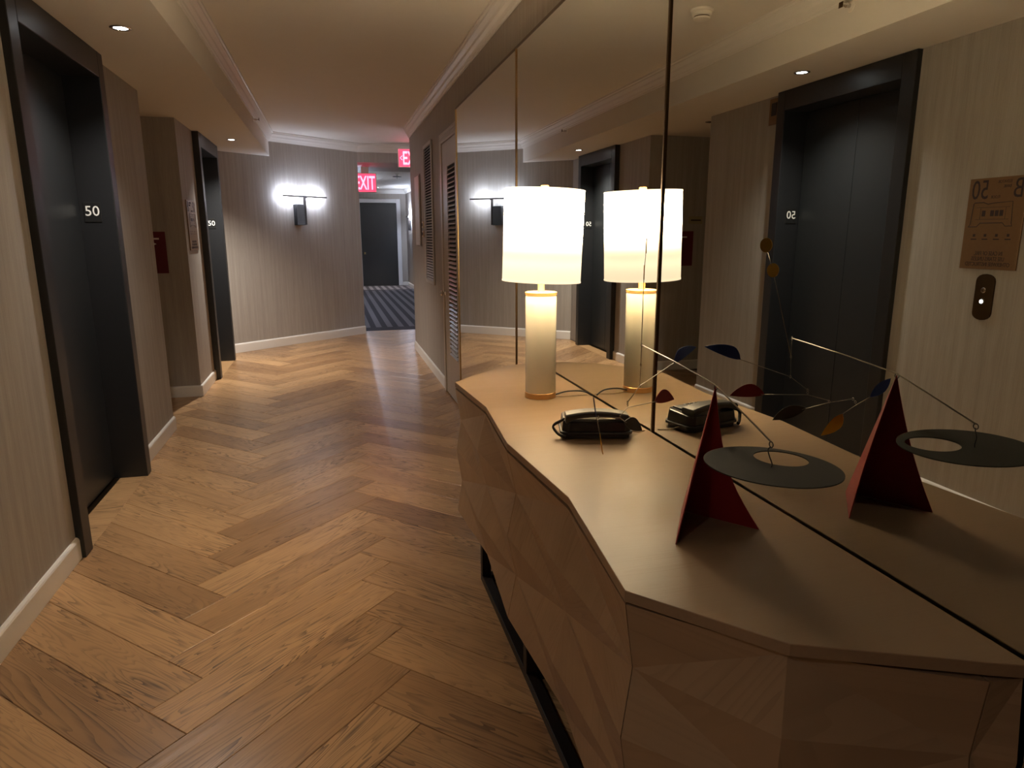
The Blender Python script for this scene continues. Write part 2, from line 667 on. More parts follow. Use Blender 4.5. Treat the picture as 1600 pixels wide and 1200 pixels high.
def crown(name, a, b_, nrm, ea=0.0, eb=0.0):
    """ea/eb: mitre slope at each end (extra length per unit projection)"""
    a, b_, nrm = Vector(a), Vector(b_), Vector(nrm).normalized()
    t = (b_ - a).normalized()
    v = []
    for d, z in CROWN:
        p = a + nrm * d - t * ea * d
        v.append((p.x, p.y, z - 0.0005))
    for d, z in CROWN:
        p = b_ + nrm * d + t * eb * d
        v.append((p.x, p.y, z - 0.0005))
    n = len(CROWN)
    f = [(i, (i + 1) % n, n + (i + 1) % n, n + i) for i in range(n)] + [tuple(range(n)), tuple(range(n, 2 * n))]
    return meta(add(name, v, f, 'trim_paint'), kind='structure')


ds = diag_y(XS)
crown('trim_1', (XS, BACK, 0), (XS, ds, 0), (1, 0, 0), eb=-math.tan(R(25)))
crown('trim_2', (XS, ds, 0), (DB.x, DB.y, 0), DN, ea=-math.tan(R(25)))
crown('trim_3', (XR, BACK, 0), (XR, 9.5, 0), (-1, 0, 0))
crown('trim_4', (DB.x, DB.y, 0), (2.33, DB.y, 0), (0, -1, 0))
crown('trim_5', (0.42, 22.0, 0), (2.33, 22.0, 0), (0, -1, 0))
crown('trim_6', (2.33, 12.75, 0), (2.33, 22.0, 0), (-1, 0, 0))


# baseboards
def baseboard(name, a, b_, nrm, h=0.11, t=0.017):
    a, b_, nrm = Vector((*a, 0)), Vector((*b_, 0)), Vector((*nrm, 0)).normalized()
    prof = [(0, 0.001), (t, 0.001), (t, h * 0.86), (t * 0.8, h * 0.94), (t * 0.35, h), (0, h)]
    v = [(a + nrm * d + Vector((0, 0, z))) for d, z in prof] + [(b_ + nrm * d + Vector((0, 0, z))) for d, z in prof]
    n = len(prof)
    f = [(i, (i + 1) % n, n + (i + 1) % n, n + i) for i in range(n)] + [tuple(range(n)), tuple(range(n, 2 * n))]
    return meta(add(name, v, f, 'trim_paint'), kind='structure')


baseboard('baseboard_left_near', (XL, BACK), (XL, 3.54), (1, 0))
baseboard('baseboard_left_middle', (XL2, 4.845), (XL2, 5.925), (1, 0))
baseboard('baseboard_alcove_far', (-2.5, 7.148), (-1.295, 7.148), (0, -1))
baseboard('baseboard_left_far', (-1.312, 7.148), (-1.312, 7.97), (1, 0))
baseboard('baseboard_oblique', (DA.x, DA.y), (DB.x, DB.y), (DN.x, DN.y), h=0.125)
baseboard('baseboard_right', (XR, 6.80), (XR, 9.5), (-1, 0))
baseboard('baseboard_corridor_right', (2.33, 9.5), (2.33, 22.0), (-1, 0))
baseboard('baseboard_corridor_end', (2.16, 22.0), (2.33, 22.0), (0, -1))

# ------------------------------------------------------------------ floor: herringbone oak, each plank a part
floor = meta(box('floor', -2.6, 2.5, BACK - 0.2, 11.50, -0.10, -0.018, 'joint_dark'), kind='structure')
PW, PL = 0.205, 1.03
S2 = math.sqrt(0.5)
PITCHY, PERX = PW / S2, 2 * PL * S2
GAP, CH = 0.0009, 0.0016


def clip(poly, ax, val, keep_less):
    out = []
    for i in range(len(poly)):
        a, b_ = poly[i], poly[(i + 1) % len(poly)]
        ia = (a[ax] <= val) == keep_less or abs(a[ax] - val) < 1e-9
        ib = (b_[ax] <= val) == keep_less or abs(b_[ax] - val) < 1e-9
        if ia:
            out.append(a)
        if ia != ib:
            t = (val - a[ax]) / (b_[ax] - a[ax])
            out.append((a[0] + (b_[0] - a[0]) * t, a[1] + (b_[1] - a[1]) * t))
    return out


def area2(p):
    return sum(p[i][0] * p[(i + 1) % len(p)][1] - p[(i + 1) % len(p)][0] * p[i][1] for i in range(len(p)))


def inset(poly, d):
    n = len(poly)
    out = []
    for i in range(n):
        p0, p1, p2 = Vector(poly[i - 1]), Vector(poly[i]), Vector(poly[(i + 1) % n])
        e1, e2 = (p1 - p0).normalized(), (p2 - p1).normalized()
        n1, n2 = Vector((-e1.y, e1.x)), Vector((-e2.y, e2.x))
        k = 1 + n1.dot(n2)
        out.append(tuple(p1 + (n1 + n2) * (d / max(k, 0.2))))
    return out


def plank_mesh(poly):
    p1 = inset(poly, GAP)
    p2 = inset(poly, GAP + CH)
    n = len(poly)
    v = [(x, y, -0.018) for x, y in p1] + [(x, y, -CH) for x, y in p1] + [(x, y, 0) for x, y in p2]
    f = [tuple(range(n - 1, -1, -1)), tuple(range(2 * n, 3 * n))]
    for i in range(n):
        j = (i + 1) % n
        f += [(i, j, n + j, n + i), (n + i, n + j, 2 * n + j, 2 * n + i)]
    me = bpy.data.meshes.new('plank')
    me.from_pydata(v, [], f)
    me.materials.append(MATS['oak_plank'])
    return me


WHOLE = plank_mesh([(0, 0), (PL, 0), (PL, PW), (0, PW)])


def plank(org, ang):
    c, s = math.cos(ang), math.sin(ang)
    rect = [(0, 0), (PL, 0), (PL, PW), (0, PW)]
    wp = [(org[0] + x * c - y * s, org[1] + x * s + y * c) for x, y in rect]
    my = sum(p[1] for p in wp) / 4
    xl = -2.45 if 5.55 < my < 7.4 else -1.335
    xr = 2.34 if my > 9.15 else XR + 0.005
    cp = wp
    for ax, val, less in ((0, xl, False), (0, xr, True), (1, BACK, False), (1, 11.495, True)):
        cp = clip(cp, ax, val, less)
        if len(cp) < 3:
            return
    # tidy doubled points
    q_ = []
    for p in cp:
        if not q_ or (Vector(p) - Vector(q_[-1])).length > 0.004:
            q_.append(p)
    if len(q_) > 2 and (Vector(q_[0]) - Vector(q_[-1])).length < 0.004:
        q_.pop()
    if len(q_) < 3 or abs(area2(q_)) / 2 < 0.0012:
        return
    if abs(abs(area2(q_)) / 2 - PL * PW) < 1e-6:
        me = WHOLE
    else:
        lp = [((x - org[0]) * c + (y - org[1]) * s, -(x - org[0]) * s + (y - org[1]) * c) for x, y in q_]
        if area2(lp) < 0:
            lp.reverse()
        me = plank_mesh(lp)
    o = bpy.data.objects.new('plank', me)
    COL.objects.link(o)
    o.parent = floor
    o.location = Vector((org[0], org[1], 0)) - floor.location
    o.rotation_euler = (0, 0, ang)


for k in range(-18, 34):
    for j in (-1, 0, 1):
        plank((-0.53 + PERX * j, 2.67 + PITCHY * k), R(45))
        plank((0.053 + PERX * j, 3.253 + PITCHY * k), R(-45))

# carpet of the far corridor: dark border, lengthwise stripes
carpet = thing('carpet', (1.4, 11.5, -0.018), 'dark corridor carpet with grey lengthwise stripes beyond the wood floor', 'carpet')
box('striped_field', 0.42, 2.33, 11.93, 22.0, -0.018, 0.0, 'carpet_stripe', carpet)
box('border_band', 0.42, 2.33, 11.50, 11.93, -0.018, 0.0, 'carpet_dark', carpet)
box('cross_band', 0.42, 2.33, 20.15, 20.35, 0.0, 0.001, 'carpet_dark', carpet)
meta(box('floor_corridor', 0.27, 2.5, 11.5, 22.2, -0.10, -0.018, 'joint_dark'), kind='structure')


# ------------------------------------------------------------------ lift entrances
def lift(name, y0, y1, num):
    XF, XD = -1.25, -1.445
    t = thing(name, (XD, (y0 + y1) / 2, 0), num, 'elevator door', kind='structure')
    jw = 0.105
    fr = box('frame', XD - 0.02, XF, y0, y0 + jw, 0, ZS - 0.001, 'elevator_black', t, 0.004)
    fr.name = 'jamb'
    fj = box('jamb', XD - 0.02, XF, y1 - 0.095, y1, 0, ZS - 0.001, 'elevator_black', t, 0.004)
    box('frame_head', XD - 0.02, XF, y0 + jw, y1 - 0.095, 2.455, ZS - 0.001, 'elevator_black', t, 0.004)
    a, b_ = y0 + jw, y1 - 0.095
    mid = (a + b_) / 2
    box('door_panel', XD - 0.03, XD, a, mid - 0.0015, 0.012, 2.455, 'elevator_door', t, 0.003)
    box('door_panel', XD - 0.03, XD, mid + 0.0015, b_ - 0.006, 0.012, 2.455, 'elevator_door', t, 0.003)
    box('shaft_backing', XD - 0.06, XD - 0.031, y0, y1, 0, ZS - 0.001, 'void_black', t)
    box('sill', XD - 0.03, XD + 0.03, a, b_, -0.015, 0.003, 'bronze_dark', t)
    yf = y1 - 0.095
    pl = box('number_plate', -1.424, -1.331, yf - 0.004, yf, 1.632, 1.748, 'plate_black', t, 0.001)
    v, f = text_geo('50', 0.083, (-1.3775, yf - 0.0042, 1.669), (1, 0, 0), (0, 0, 1), align='CENTER', bold=0.0003)
    add('numeral', v, f, 'white_print', pl)
    # floor board inside the opening
    o = box('threshold_board', XD + 0.03, -1.262, a, b_, -0.017, 0.0016, 'oak_plank', t, 0.001)
    return t


lift('door_1', 3.54, 4.845, 'black framed elevator door between the call-button wall and the alcove')
lift('door_2', 7.97, 9.24, 'black framed elevator door beside the oblique wall with the sconce')


# ------------------------------------------------------------------ mirror wall
MZ0, MZ1 = 0.012, 2.55
edges = [5.845, 3.93, 2.095, 0.25, BACK]
descr = ['tall wall mirror panel between the louvred closet door and the table lamp',
         'tall wall mirror panel behind the table lamp',
         'tall wall mirror panel behind the red-footed table mobile',
         'tall wall mirror panel past the faceted end of the console']
for i in range(4):
    a, b_ = edges[i + 1], edges[i]
    mr_ = thing('wall_mirror', (XR, (a + b_) / 2, MZ0), descr[i], 'mirror')
    box('glass', XM, XR - 0.012, a + 0.0065, b_ - (0.0105 if i == 0 else 0.0065), MZ0, MZ1, 'mirror_glass', mr_)
    box('backing', XR - 0.012, XR - 0.0005, a + 0.0065, b_ - (0.0105 if i == 0 else 0.0065), MZ0, MZ1, 'void_black', mr_)
strips = ['gold metal edge strip of the mirror next to the louvred closet door',
          'thin gold metal strip in the mirror seam behind the lamp shade',
          'dark bronze metal strip in the mirror seam beside the black phone',
          'dark bronze metal strip in the mirror seam past the mobile']
for i, y in enumerate(edges[:4]):
    hw = 0.010 if i == 0 else 0.0055
    mt = ('brass', 'seam_bronze', 'bronze_dark', 'bronze_dark')[i]
    v, f = merge([(boxv(XM - 0.006, XR - 0.0005, y - hw, y + hw, MZ0, MZ1), BOXF)])
    o = add('seam_strip', v, f, mt)
    bevel_obj(o, 0.002)
    meta(o, strips[i], 'trim strip')
o = box('mirror_head_strip', XM - 0.004, XR - 0.0005, BACK, edges[0] + 0.01, MZ1 + 0.0005, MZ1 + 0.012, 'bronze_dark', None, 0.001)
meta(o, 'dark thin strip along the top edge of the mirror wall', 'trim strip')


# ------------------------------------------------------------------ louvred closet door, grille and plates on the right wall
t = thing('door_3', (XR, 6.33, 0), 'beige louvred closet door beside the mirror wall', 'closet door', kind='structure')
Y0, Y1, ZT = 5.858, 6.79, 2.475
CX = XR - 0.026


def casing(y0, y1, z0, z1, name='casing'):
    return box(name, CX, XR - 0.0005, y0, y1, z0, z1, 'closet_paint', t, 0.004)


casing(Y1 - 0.085, Y1, 0.001, ZT)
casing(Y0, Y0 + 0.08, 0.001, ZT)
casing(Y0 + 0.08, Y1 - 0.085, 2.385, ZT, 'casing_head')
for k in range(4):      # reeded lines on the head casing
    box('reed', CX - 0.004, CX, Y0 + 0.01, Y1 - 0.01, 2.405 + k * 0.018, 2.413 + k * 0.018, 'closet_paint', t, 0.0015)
dy0, dy1 = Y0 + 0.084, Y1 - 0.089
dxf = XR - 0.016
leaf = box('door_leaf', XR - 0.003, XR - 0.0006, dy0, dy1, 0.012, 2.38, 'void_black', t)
for nm, a, b_, z0, z1 in (('stile', dy1 - 0.26, dy1, 0.012, 2.38), ('stile', dy0, dy0 + 0.09, 0.012, 2.38),
                          ('rail', dy0 + 0.09, dy1 - 0.26, 0.012, 0.42), ('rail', dy0 + 0.09, dy1 - 0.26, 2.16, 2.38)):
    box(nm, dxf, XR - 0.003, a, b_, z0, z1, 'closet_paint', t, 0.003)
la, lb = dy0 + 0.09, dy1 - 0.26
nsl = 44
sv = [(-0.008, 0, 0), (0.012, 0, 0.018), (0.012, 0, 0.023), (-0.008, 0, 0.006), (-0.008, lb - la, 0), (0.012, lb - la, 0.018), (0.012, lb - la, 0.023), (-0.008, lb - la, 0.006)]
slat_me = bpy.data.meshes.new('slat')
slat_me.from_pydata(sv, [], BOXF)
slat_me.materials.append(MATS['closet_paint'])
for k in range(nsl):
    o = bpy.data.objects.new('slat', slat_me)
    COL.objects.link(o)
    o.parent = t
    o.location = Vector((XR - 0.0155, la, 0.425 + k * (1.73 / nsl))) - t.location
kx, ky, kz = dxf, dy1 - 0.055, 1.0


def knob_geo(x, y, z, L=0.055, r=0.027):
    v, f = lathe_geo([(0.024, 0), (0.024, 0.006), (0.009, 0.010), (0.009, 0.025), (r, 0.034), (r, 0.046), (r * 0.5, L)], (0, 0, 0), 20)
    return [(x - q_[2], y + q_[0], z + q_[1]) for q_ in v], f


kn = add('knob', *knob_geo(kx, ky, kz), 'chrome', t, smooth=True)
meta(kn, label='shiny round metal door knob')

g = thing('vent_grille', (XR, 7.73, 1.02), 'tall narrow air vent grille with many horizontal slats on right wall', 'vent')
gy0, gy1, gz0, gz1 = 7.43, 8.04, 1.02, 2.52
box('backing', XR - 0.003, XR - 0.0005, gy0, gy1, gz0, gz1, 'void_black', g)
for nm, a, b_, z0, z1 in (('frame_rail', gy0, gy1, gz1 - 0.035, gz1), ('frame_rail', gy0, gy1, gz0, gz0 + 0.035),
                          ('frame_stile', gy0, gy0 + 0.03, gz0 + 0.035, gz1 - 0.035), ('frame_stile', gy1 - 0.03, gy1, gz0 + 0.035, gz1 - 0.035)):
    box(nm, XR - 0.020, XR - 0.003, a, b_, z0, z1, 'vent_paint', g, 0.002)
sl = gy1 - gy0 - 0.06
sv = [(-0.007, 0, 0), (0.009, 0, 0.012), (0.009, 0, 0.016), (-0.007, 0, 0.005), (-0.007, sl, 0), (0.009, sl, 0.012), (0.009, sl, 0.016), (-0.007, sl, 0.005)]
slat2 = bpy.data.meshes.new('slat')
slat2.from_pydata(sv, [], BOXF)
slat2.materials.append(MATS['vent_paint'])
ng = 48
for k in range(ng):
    o = bpy.data.objects.new('slat', slat2)
    COL.objects.link(o)
    o.parent = g
    o.location = Vector((XR - 0.0125, gy0 + 0.03, gz0 + 0.04 + k * (1.415 / ng))) - g.location

p = thing('access_panel', (XR, 8.70, 1.43), 'plain pale wall access panel near the corner under the red exit sign glow', 'panel')
box('panel_door', XR - 0.022, XR - 0.006, 8.50, 8.90, 1.43, 2.25, 'panel_paint', p, 0.002)
box('panel_gap_shade', XR - 0.006, XR - 0.0005, 8.485, 8.915, 1.415, 2.265, 'bronze_dark', p)  # dark rim stands in for the shadow line round the panel
for z0, nm in ((1.634, 'upper of two small brass plates on right wall beside the vent grille'), (1.528, 'lower of two small brass plates on right wall beside the vent grille')):
    bp_ = thing('wall_plate', (XR, 8.34, z0), nm, 'wall plate')
    box('plate', XR - 0.008, XR - 0.0005, 8.26, 8.42, z0, z0 + 0.075, 'brass', bp_, 0.002)
    box('switch', XR - 0.014, XR - 0.008, 8.32, 8.36, z0 + 0.02, z0 + 0.055, 'bronze_dark', bp_, 0.002)

# ------------------------------------------------------------------ far corridor door
d4 = thing('door_4', (1.48, 22.0, 0), 'dark door in a pale frame at the end of the carpeted corridor', 'door', kind='structure')
box('door_leaf', 0.93, 2.03, 21.965, 21.9995, 0.01, 2.52, 'door_dark', d4)
box('casing', 2.03, 2.15, 21.95, 21.9995, 0.001, 2.64, 'door_trim', d4, 0.008)
box('casing', 0.81, 0.93, 21.95, 21.9995, 0.001, 2.64, 'door_trim', d4, 0.008)
box('casing_head', 0.93, 2.03, 21.95, 21.9995, 2.52, 2.64, 'door_trim', d4, 0.008)
lathe('knob', [(0.03, 0), (0.03, 0.01), (0.012, 0.015), (0.03, 0.045), (0.02, 0.06)], (1.02, 21.93, 0.98), 'brass', d4, 16)


# ------------------------------------------------------------------ sconces
def sconce(pos, tdir, ndir, label, L=0.75, led='sconce_led'):
    """pos = wall point under the bar's middle at bar height; tdir along wall; ndir out of wall"""
    T, N = Vector(tdir).normalized(), Vector(ndir).normalized()
    t_ = thing('wall_sconce', pos, label, 'wall lamp')
    P0 = Vector(pos)

    def obx(name, a0, a1, n0, n1, z0, z1, mat, bev=0.0, par=None):
        v = []
        for z in (z0, z1):
            for a, n_ in ((a0, n0), (a1, n0), (a1, n1), (a0, n1)):
                v.append(P0 + T * a + N * n_ + Vector((0, 0, z)))
        o_ = add(name, v, BOXF, mat, par or t_)
        if bev:
            bevel_obj(o_, bev)
        return o_
    obx('wall_box', -0.135, 0.005, 0.0005, 0.075, -0.39, -0.105, 'elevator_black', 0.003)
    obx('stem', 0.010, 0.036, 0.040, 0.072, -0.385, 0.0, 'sled_metal', 0.002)
    bar = obx('light_bar', -L / 2, L / 2, 0.100, 0.118, -0.008, 0.012, 'sled_metal', 0.002)
    for a0, a1 in ((-L / 2 + 0.01, -0.05), (0.06, L / 2 - 0.01)):
        # LED channel: lights the wall behind and, angled up, the ceiling
        v = [P0 + T * a + N * n_ + Vector((0, 0, z)) for a in (a0, a1) for n_, z in ((0.0995, -0.006), (0.0935, -0.002), (0.0935, 0.006), (0.0995, 0.0115))]
        add('led_strip', v, [(0, 1, 5, 4), (1, 2, 6, 5), (2, 3, 7, 6), (3, 0, 4, 7), (0, 1, 2, 3), (4, 5, 6, 7)], led, bar)
    obx('bracket', 0.012, 0.034, 0.072, 0.105, -0.02, -0.008, 'sled_metal')
    return t_


sp = DA + DT * ((Vector((-0.337, 10.48, 0)) - DA).dot(DT))
sconce((sp.x, sp.y, 2.085), DT, DN, 'bar wall sconce with black box glowing white on the oblique wall')
sconce((2.33, 20.7, 2.08), (0, -1, 0), (-1, 0, 0), 'bar wall sconce on the far corridor wall near the dark door', led='sconce_led_corridor')
sconce((0.42, 13.9, 2.08), (0, 1, 0), (1, 0, 0), 'added unseen bar wall sconce on the corridor wall behind the oblique wall corner', led='sconce_led_corridor')  # added out of view to brighten the corridor ceiling


sconce((0.42, 17.6, 2.08), (0, 1, 0), (1, 0, 0), 'added unseen bar wall sconce on the corridor wall past the first hidden sconce', led='sconce_led_corridor')  # another unseen sconce, added as corridor fill
sconce((2.33, 10.35, 2.08), (0, -1, 0), (-1, 0, 0), 'added unseen bar wall sconce on the cross wall round the corner from the access panel', led='sconce_led_corridor')  # added round the corner as cool fill for oblique wall and floor

# ------------------------------------------------------------------ downlights, sprinklers, detector
def downlight(x, y, label, on=True, power=None, zz=None, ang=125):
    ZS = zz or 2.60
    t_ = thing('downlight', (x, y, ZS), label, 'ceiling light')
    lathe('trim_ring', [(0.034, -0.0005), (0.052, -0.0005), (0.052, -0.004), (0.046, -0.007), (0.036, -0.006)], (x, y, ZS), 'chrome', t_, 32, closed=True)
    lathe('lens', [(0.0005, -0.003), (0.033, -0.0035), (0.033, -0.0006), (0.0005, -0.0006)], (x, y, ZS), 'downlight_lens' if on else 'void_black', t_, 32, closed=True)
    if on:
        d = bpy.data.lights.new('downlight_beam', 'SPOT')
        d.energy = power or SPOT_W
        d.color = (1.0, 0.94, 0.86)
        d.spot_size = R(ang)
        d.spot_blend = 1.0
        d.shadow_soft_size = 0.03
        o_ = bpy.data.objects.new('downlight_beam', d)
        COL.objects.link(o_)
        o_.parent = t_
        o_.location = (0, 0, -0.012)
    return t_


downlight(-0.985, 4.22, 'lit recessed downlight in the soffit before the elevator nearest the console')
downlight(-1.005, 8.57, 'lit recessed downlight in the soffit before the elevator at the oblique wall', power=190.0)
downlight(-1.0, -0.13, 'added unseen lit recessed downlight in the soffit over the hall before the console', power=30.0)  # added behind the camera as foreground fill
downlight(1.45, 21.1, 'added lit recessed downlight in the corridor ceiling before the dark end door', power=160.0, zz=ZC, ang=50)  # added to brighten the carpet stripes by the door
downlight(-1.47, 6.19, 'unlit recessed downlight in the soffit over the alcove', on=False)


def sprinkler(x, y, z, label):
    t_ = thing('sprinkler', (x, y, z), label, 'sprinkler')

    def hz(profile, name, mat):
        v, f = lathe_geo(profile, (0, 0, 0), 20)
        return add(name, [(x + q_[2], y + q_[0], z + q_[1]) for q_ in v], f, mat, t_, smooth=False)
    hz([(0.032, 0.0005), (0.030, 0.006), (0.012, 0.010)], 'escutcheon', 'white_plastic')
    hz([(0.011, 0.006), (0.011, 0.035), (0.007, 0.04)], 'body', 'chrome')
    for s in (-1, 1):
        tube('yoke_arm', spline([(x + 0.035, y + s * 0.010, z), (x + 0.05, y + s * 0.014, z - 0.002), (x + 0.066, y, z)], 5), 0.003, 'chrome', t_, 6)
    box('deflector', x + 0.064, x + 0.068, y - 0.016, y + 0.016, z - 0.014, z + 0.016, 'bronze_dark', t_, 0.001)


sprinkler(XS + 0.0, 8.24, 2.772, 'metal sidewall sprinkler on the soffit near the oblique wall')
sprinkler(XS + 0.0, 3.50, 2.772, 'metal sidewall sprinkler on the soffit before the elevator nearest the console')

sd = thing('smoke_detector', (-0.224, 4.21, ZC), 'round cream smoke detector on the ceiling', 'smoke detector')
lathe('base', [(0.0705, -0.0006), (0.0705, -0.012), (0.062, -0.018), (0.060, -0.034), (0.052, -0.040)], (-0.224, 4.21, ZC), 'white_plastic', sd, 36)
lathe('vent_ring', [(0.048, -0.0395), (0.048, -0.048)], (-0.224, 4.21, ZC), 'bronze_dark', sd, 36)
lathe('cap', [(0.052, -0.047), (0.050, -0.056), (0.036, -0.062), (0.001, -0.063)], (-0.224, 4.21, ZC), 'white_plastic', sd, 36)

cf = thing('pendent_sprinkler', (1.55, 16.3, ZC), 'ceiling sprinkler with dark rim disc in the carpeted corridor', 'sprinkler')
lathe('stem', [(0.05, -0.0006), (0.045, -0.02), (0.02, -0.03), (0.02, -0.07)], (1.55, 16.3, ZC), 'white_plastic', cf, 24)
lathe('rim_disc', [(0.10, -0.07), (0.10, -0.078), (0.02, -0.082)], (1.55, 16.3, ZC), 'sled_metal', cf, 28)
lathe('nozzle', [(0.012, -0.082), (0.012, -0.11), (0.004, -0.115)], (1.55, 16.3, ZC), 'chrome', cf, 16)


# ------------------------------------------------------------------ exit signs
def exit_sign(x0, x1, y, z0, z1, label, ztop, arrow):
    t_ = thing('exit_sign', ((x0 + x1) / 2, y, z0), label, 'exit sign')
    box('housing', x0, x1, y, y + 0.05, z0, z1, 'white_plastic', t_, 0.006)
    face = box('lit_face', x0 + 0.012, x1 - 0.012, y - 0.003, y, z0 + 0.012, z1 - 0.012, 'exit_field', t_)
    if ztop > z1 + 0.004:
        box('canopy_mount', (x0 + x1) / 2 - 0.06, (x0 + x1) / 2 + 0.06, y + 0.005, y + 0.045, z1, ztop - 0.0005, 'white_plastic', t_, 0.002)
    h = z1 - z0
    lx = x0 + (0.075 if arrow else 0.025)
    rx = x1 - (0.075 if arrow else 0.025)
    v, f = text_geo('EXIT', h * 0.98, (0, 0, 0), (1, 0, 0), (0, 0, 1), bold=0.004)
    mnx, mxx = min(q_.x for q_ in v), max(q_.x for q_ in v)
    s = (rx - lx) / (mxx - mnx)
    mnz, mxz = min(q_.z for q_ in v), max(q_.z for q_ in v)
    sz = h * 0.70 / (mxz - mnz)
    v = [(lx + (q_.x - mnx) * s, y - 0.0032 + q_.y, z0 + h * 0.15 + (q_.z - mnz) * sz) for q_ in v]
    add('lettering', v, f, 'exit_letter', face)
    if arrow:
        zc_ = (z0 + z1) / 2
        for s_, xx in ((1, x0 + 0.045), (-1, x1 - 0.045)):
            pts = [(0.016, 0.035), (0.022, 0.028), (-0.006, 0), (0.022, -0.028), (0.016, -0.035), (-0.018, 0)]
            vv = [(xx + s_ * a, y - 0.0035, zc_ + b_) for a, b_ in pts] + [(xx + s_ * a, y - 0.0045, zc_ + b_) for a, b_ in pts]
            ff = [(0, 1, 2, 5), (2, 3, 4, 5), (6, 7, 8, 11), (8, 9, 10, 11)] + [(i, (i + 1) % 6, 6 + (i + 1) % 6, 6 + i) for i in range(6)]
            add('chevron', vv, ff, 'exit_letter', face)
    return t_


exit_sign(0.435, 0.80, 12.0, 2.245, 2.555, 'red lit exit sign hanging under the header of the carpeted corridor', 2.65, False)
exit_sign(1.062, 1.53, 10.9, 2.555, 2.83, 'red lit exit sign with chevrons hung from the lobby ceiling before the header', ZC, True)


# ------------------------------------------------------------------ plaques on the left wall
def plaque(x, y0, y1, z0, z1, label, cat='sign'):
    t_ = thing('elevator_plaque', (x, (y0 + y1) / 2, z0), label, cat)
    pl = box('plate', x + 0.0005, x + 0.010, y0, y1, z0, z1, 'plaque_bronze', t_, 0.0015)
    w, h = y1 - y0, z1 - z0
    xf = x + 0.0102
    Y, Z = (0, 1, 0), (0, 0, 1)

    def tx(body, size, u, v_, align='LEFT', bold=0.0):
        return text_geo(body, size, (xf, y0 + u * w, z0 + v_ * h), Y, Z, 0.0004, align, bold, 1.0, w / 0.445)
    # large characters
    add('bank_letter', *tx('B', 0.14, 0.04, 0.775), 'plaque_ink', pl)
    add('floor_number', *tx('50', 0.14, 0.95, 0.775, 'RIGHT'), 'plaque_ink', pl)
    for body, sz, u, v_, al in (('ELEVATOR', 0.022, 0.26, 0.935, 'LEFT'), ('BANK', 0.022, 0.26, 0.885, 'LEFT'), ('FLOOR', 0.022, 0.43, 0.775, 'LEFT'),
                                ('IN CASE OF FIRE,', 0.030, 0.5, 0.155, 'CENTER'), ('USE STAIRS UNLESS', 0.030, 0.5, 0.095, 'CENTER'),
                                ('OTHERWISE INSTRUCTED', 0.030, 0.5, 0.035, 'CENTER')):
        add('text_line', *tx(body, sz, u, v_, al), 'plaque_ink', pl)
    # engraved floor plan outline
    P = lambda u, v_: (xf, y0 + u * w, z0 + v_ * h)
    out = [(0.20, 0.735), (0.52, 0.725), (0.62, 0.715), (0.70, 0.735), (0.86, 0.735), (0.88, 0.72), (0.90, 0.50), (0.93, 0.47), (0.78, 0.47), (0.72, 0.51), (0.33, 0.51), (0.28, 0.475), (0.16, 0.475), (0.18, 0.50)]
    gs = [tube_geo([P(*q_) for q_ in out], 0.0022, 5, True)]
    for a, b_ in (((0.24, 0.68), (0.82, 0.68)), ((0.24, 0.55), (0.82, 0.55)), ((0.30, 0.68), (0.30, 0.55)), ((0.74, 0.68), (0.74, 0.55))):
        gs.append(tube_geo([P(*a), P(*b_)], 0.0009, 5))
    for u in (0.37, 0.45, 0.53, 0.68):
        c_ = P(u, 0.615)
        gs.append((boxv(xf - 0.001, xf + 0.0008, c_[1] - 0.03 * w, c_[1] + 0.03 * w, c_[2] - 0.015, c_[2] + 0.015), BOXF))
    add('floor_plan', *merge(gs), 'plaque_ink', pl)
    for u in (0.2, 0.4, 0.6, 0.8):
        gs = []
        c_ = P(u, 0.36)
        gs.append((boxv(xf - 0.001, xf + 0.0006, c_[1] - 0.007, c_[1] + 0.007, c_[2], c_[2] + 0.014), BOXF))
        gs.append((boxv(xf - 0.001, xf + 0.0006, c_[1] - 0.05 * w, c_[1] + 0.05 * w, c_[2] - 0.016, c_[2] - 0.010), BOXF))
        add('legend_icon', *merge(gs), 'plaque_ink', pl)


plaque(XL, 2.772, 3.10, 1.365, 1.838, 'bronze elevator plaque above the call-button plate')
plaque(-1.312, 7.275, 7.71, 1.41, 1.885, 'bronze elevator plaque beside the elevator near the oblique wall')

cb_ = thing('call_button_plate', (XL, 2.93, 1.095), 'dark bronze elevator call-button plate with lit button', 'call button')
pts = []
for k in range(9):
    a = math.pi * k / 8
    pts.append((2.93 + 0.055 * math.cos(a), 1.305 + 0.036 * math.sin(a)))
for k in range(9):
    a = math.pi + math.pi * k / 8
    pts.append((2.93 + 0.055 * math.cos(a), 1.131 + 0.036 * math.sin(a)))
n = len(pts)
v = [(XL + 0.0005, a, b_) for a, b_ in pts] + [(XL + 0.008, a, b_) for a, b_ in pts]
add('plate', v, [tuple(range(n)), tuple(range(n, 2 * n))] + [(i, (i + 1) % n, n + (i + 1) % n, n + i) for i in range(n)], 'bronze_dark', cb_)
for z, mt in ((1.255, 'chrome'), (1.195, 'button_glow')):
    v, f = lathe_geo([(0.015, 0), (0.015, 0.006), (0.012, 0.009)], (0, 0, 0), 20)
    add('button_ring', [(XL + 0.008 + q_[2], 2.93 + q_[0], z + q_[1]) for q_ in v], f, 'chrome', cb_)
    v, f = lathe_geo([(0.010, 0.007), (0.010, 0.0105), (0.006, 0.012)], (0, 0, 0), 20)
    add('button', [(XL + 0.008 + q_[2], 2.93 + q_[0], z + q_[1]) for q_ in v], f, 'bronze_dark' if mt == 'chrome' else mt, cb_)

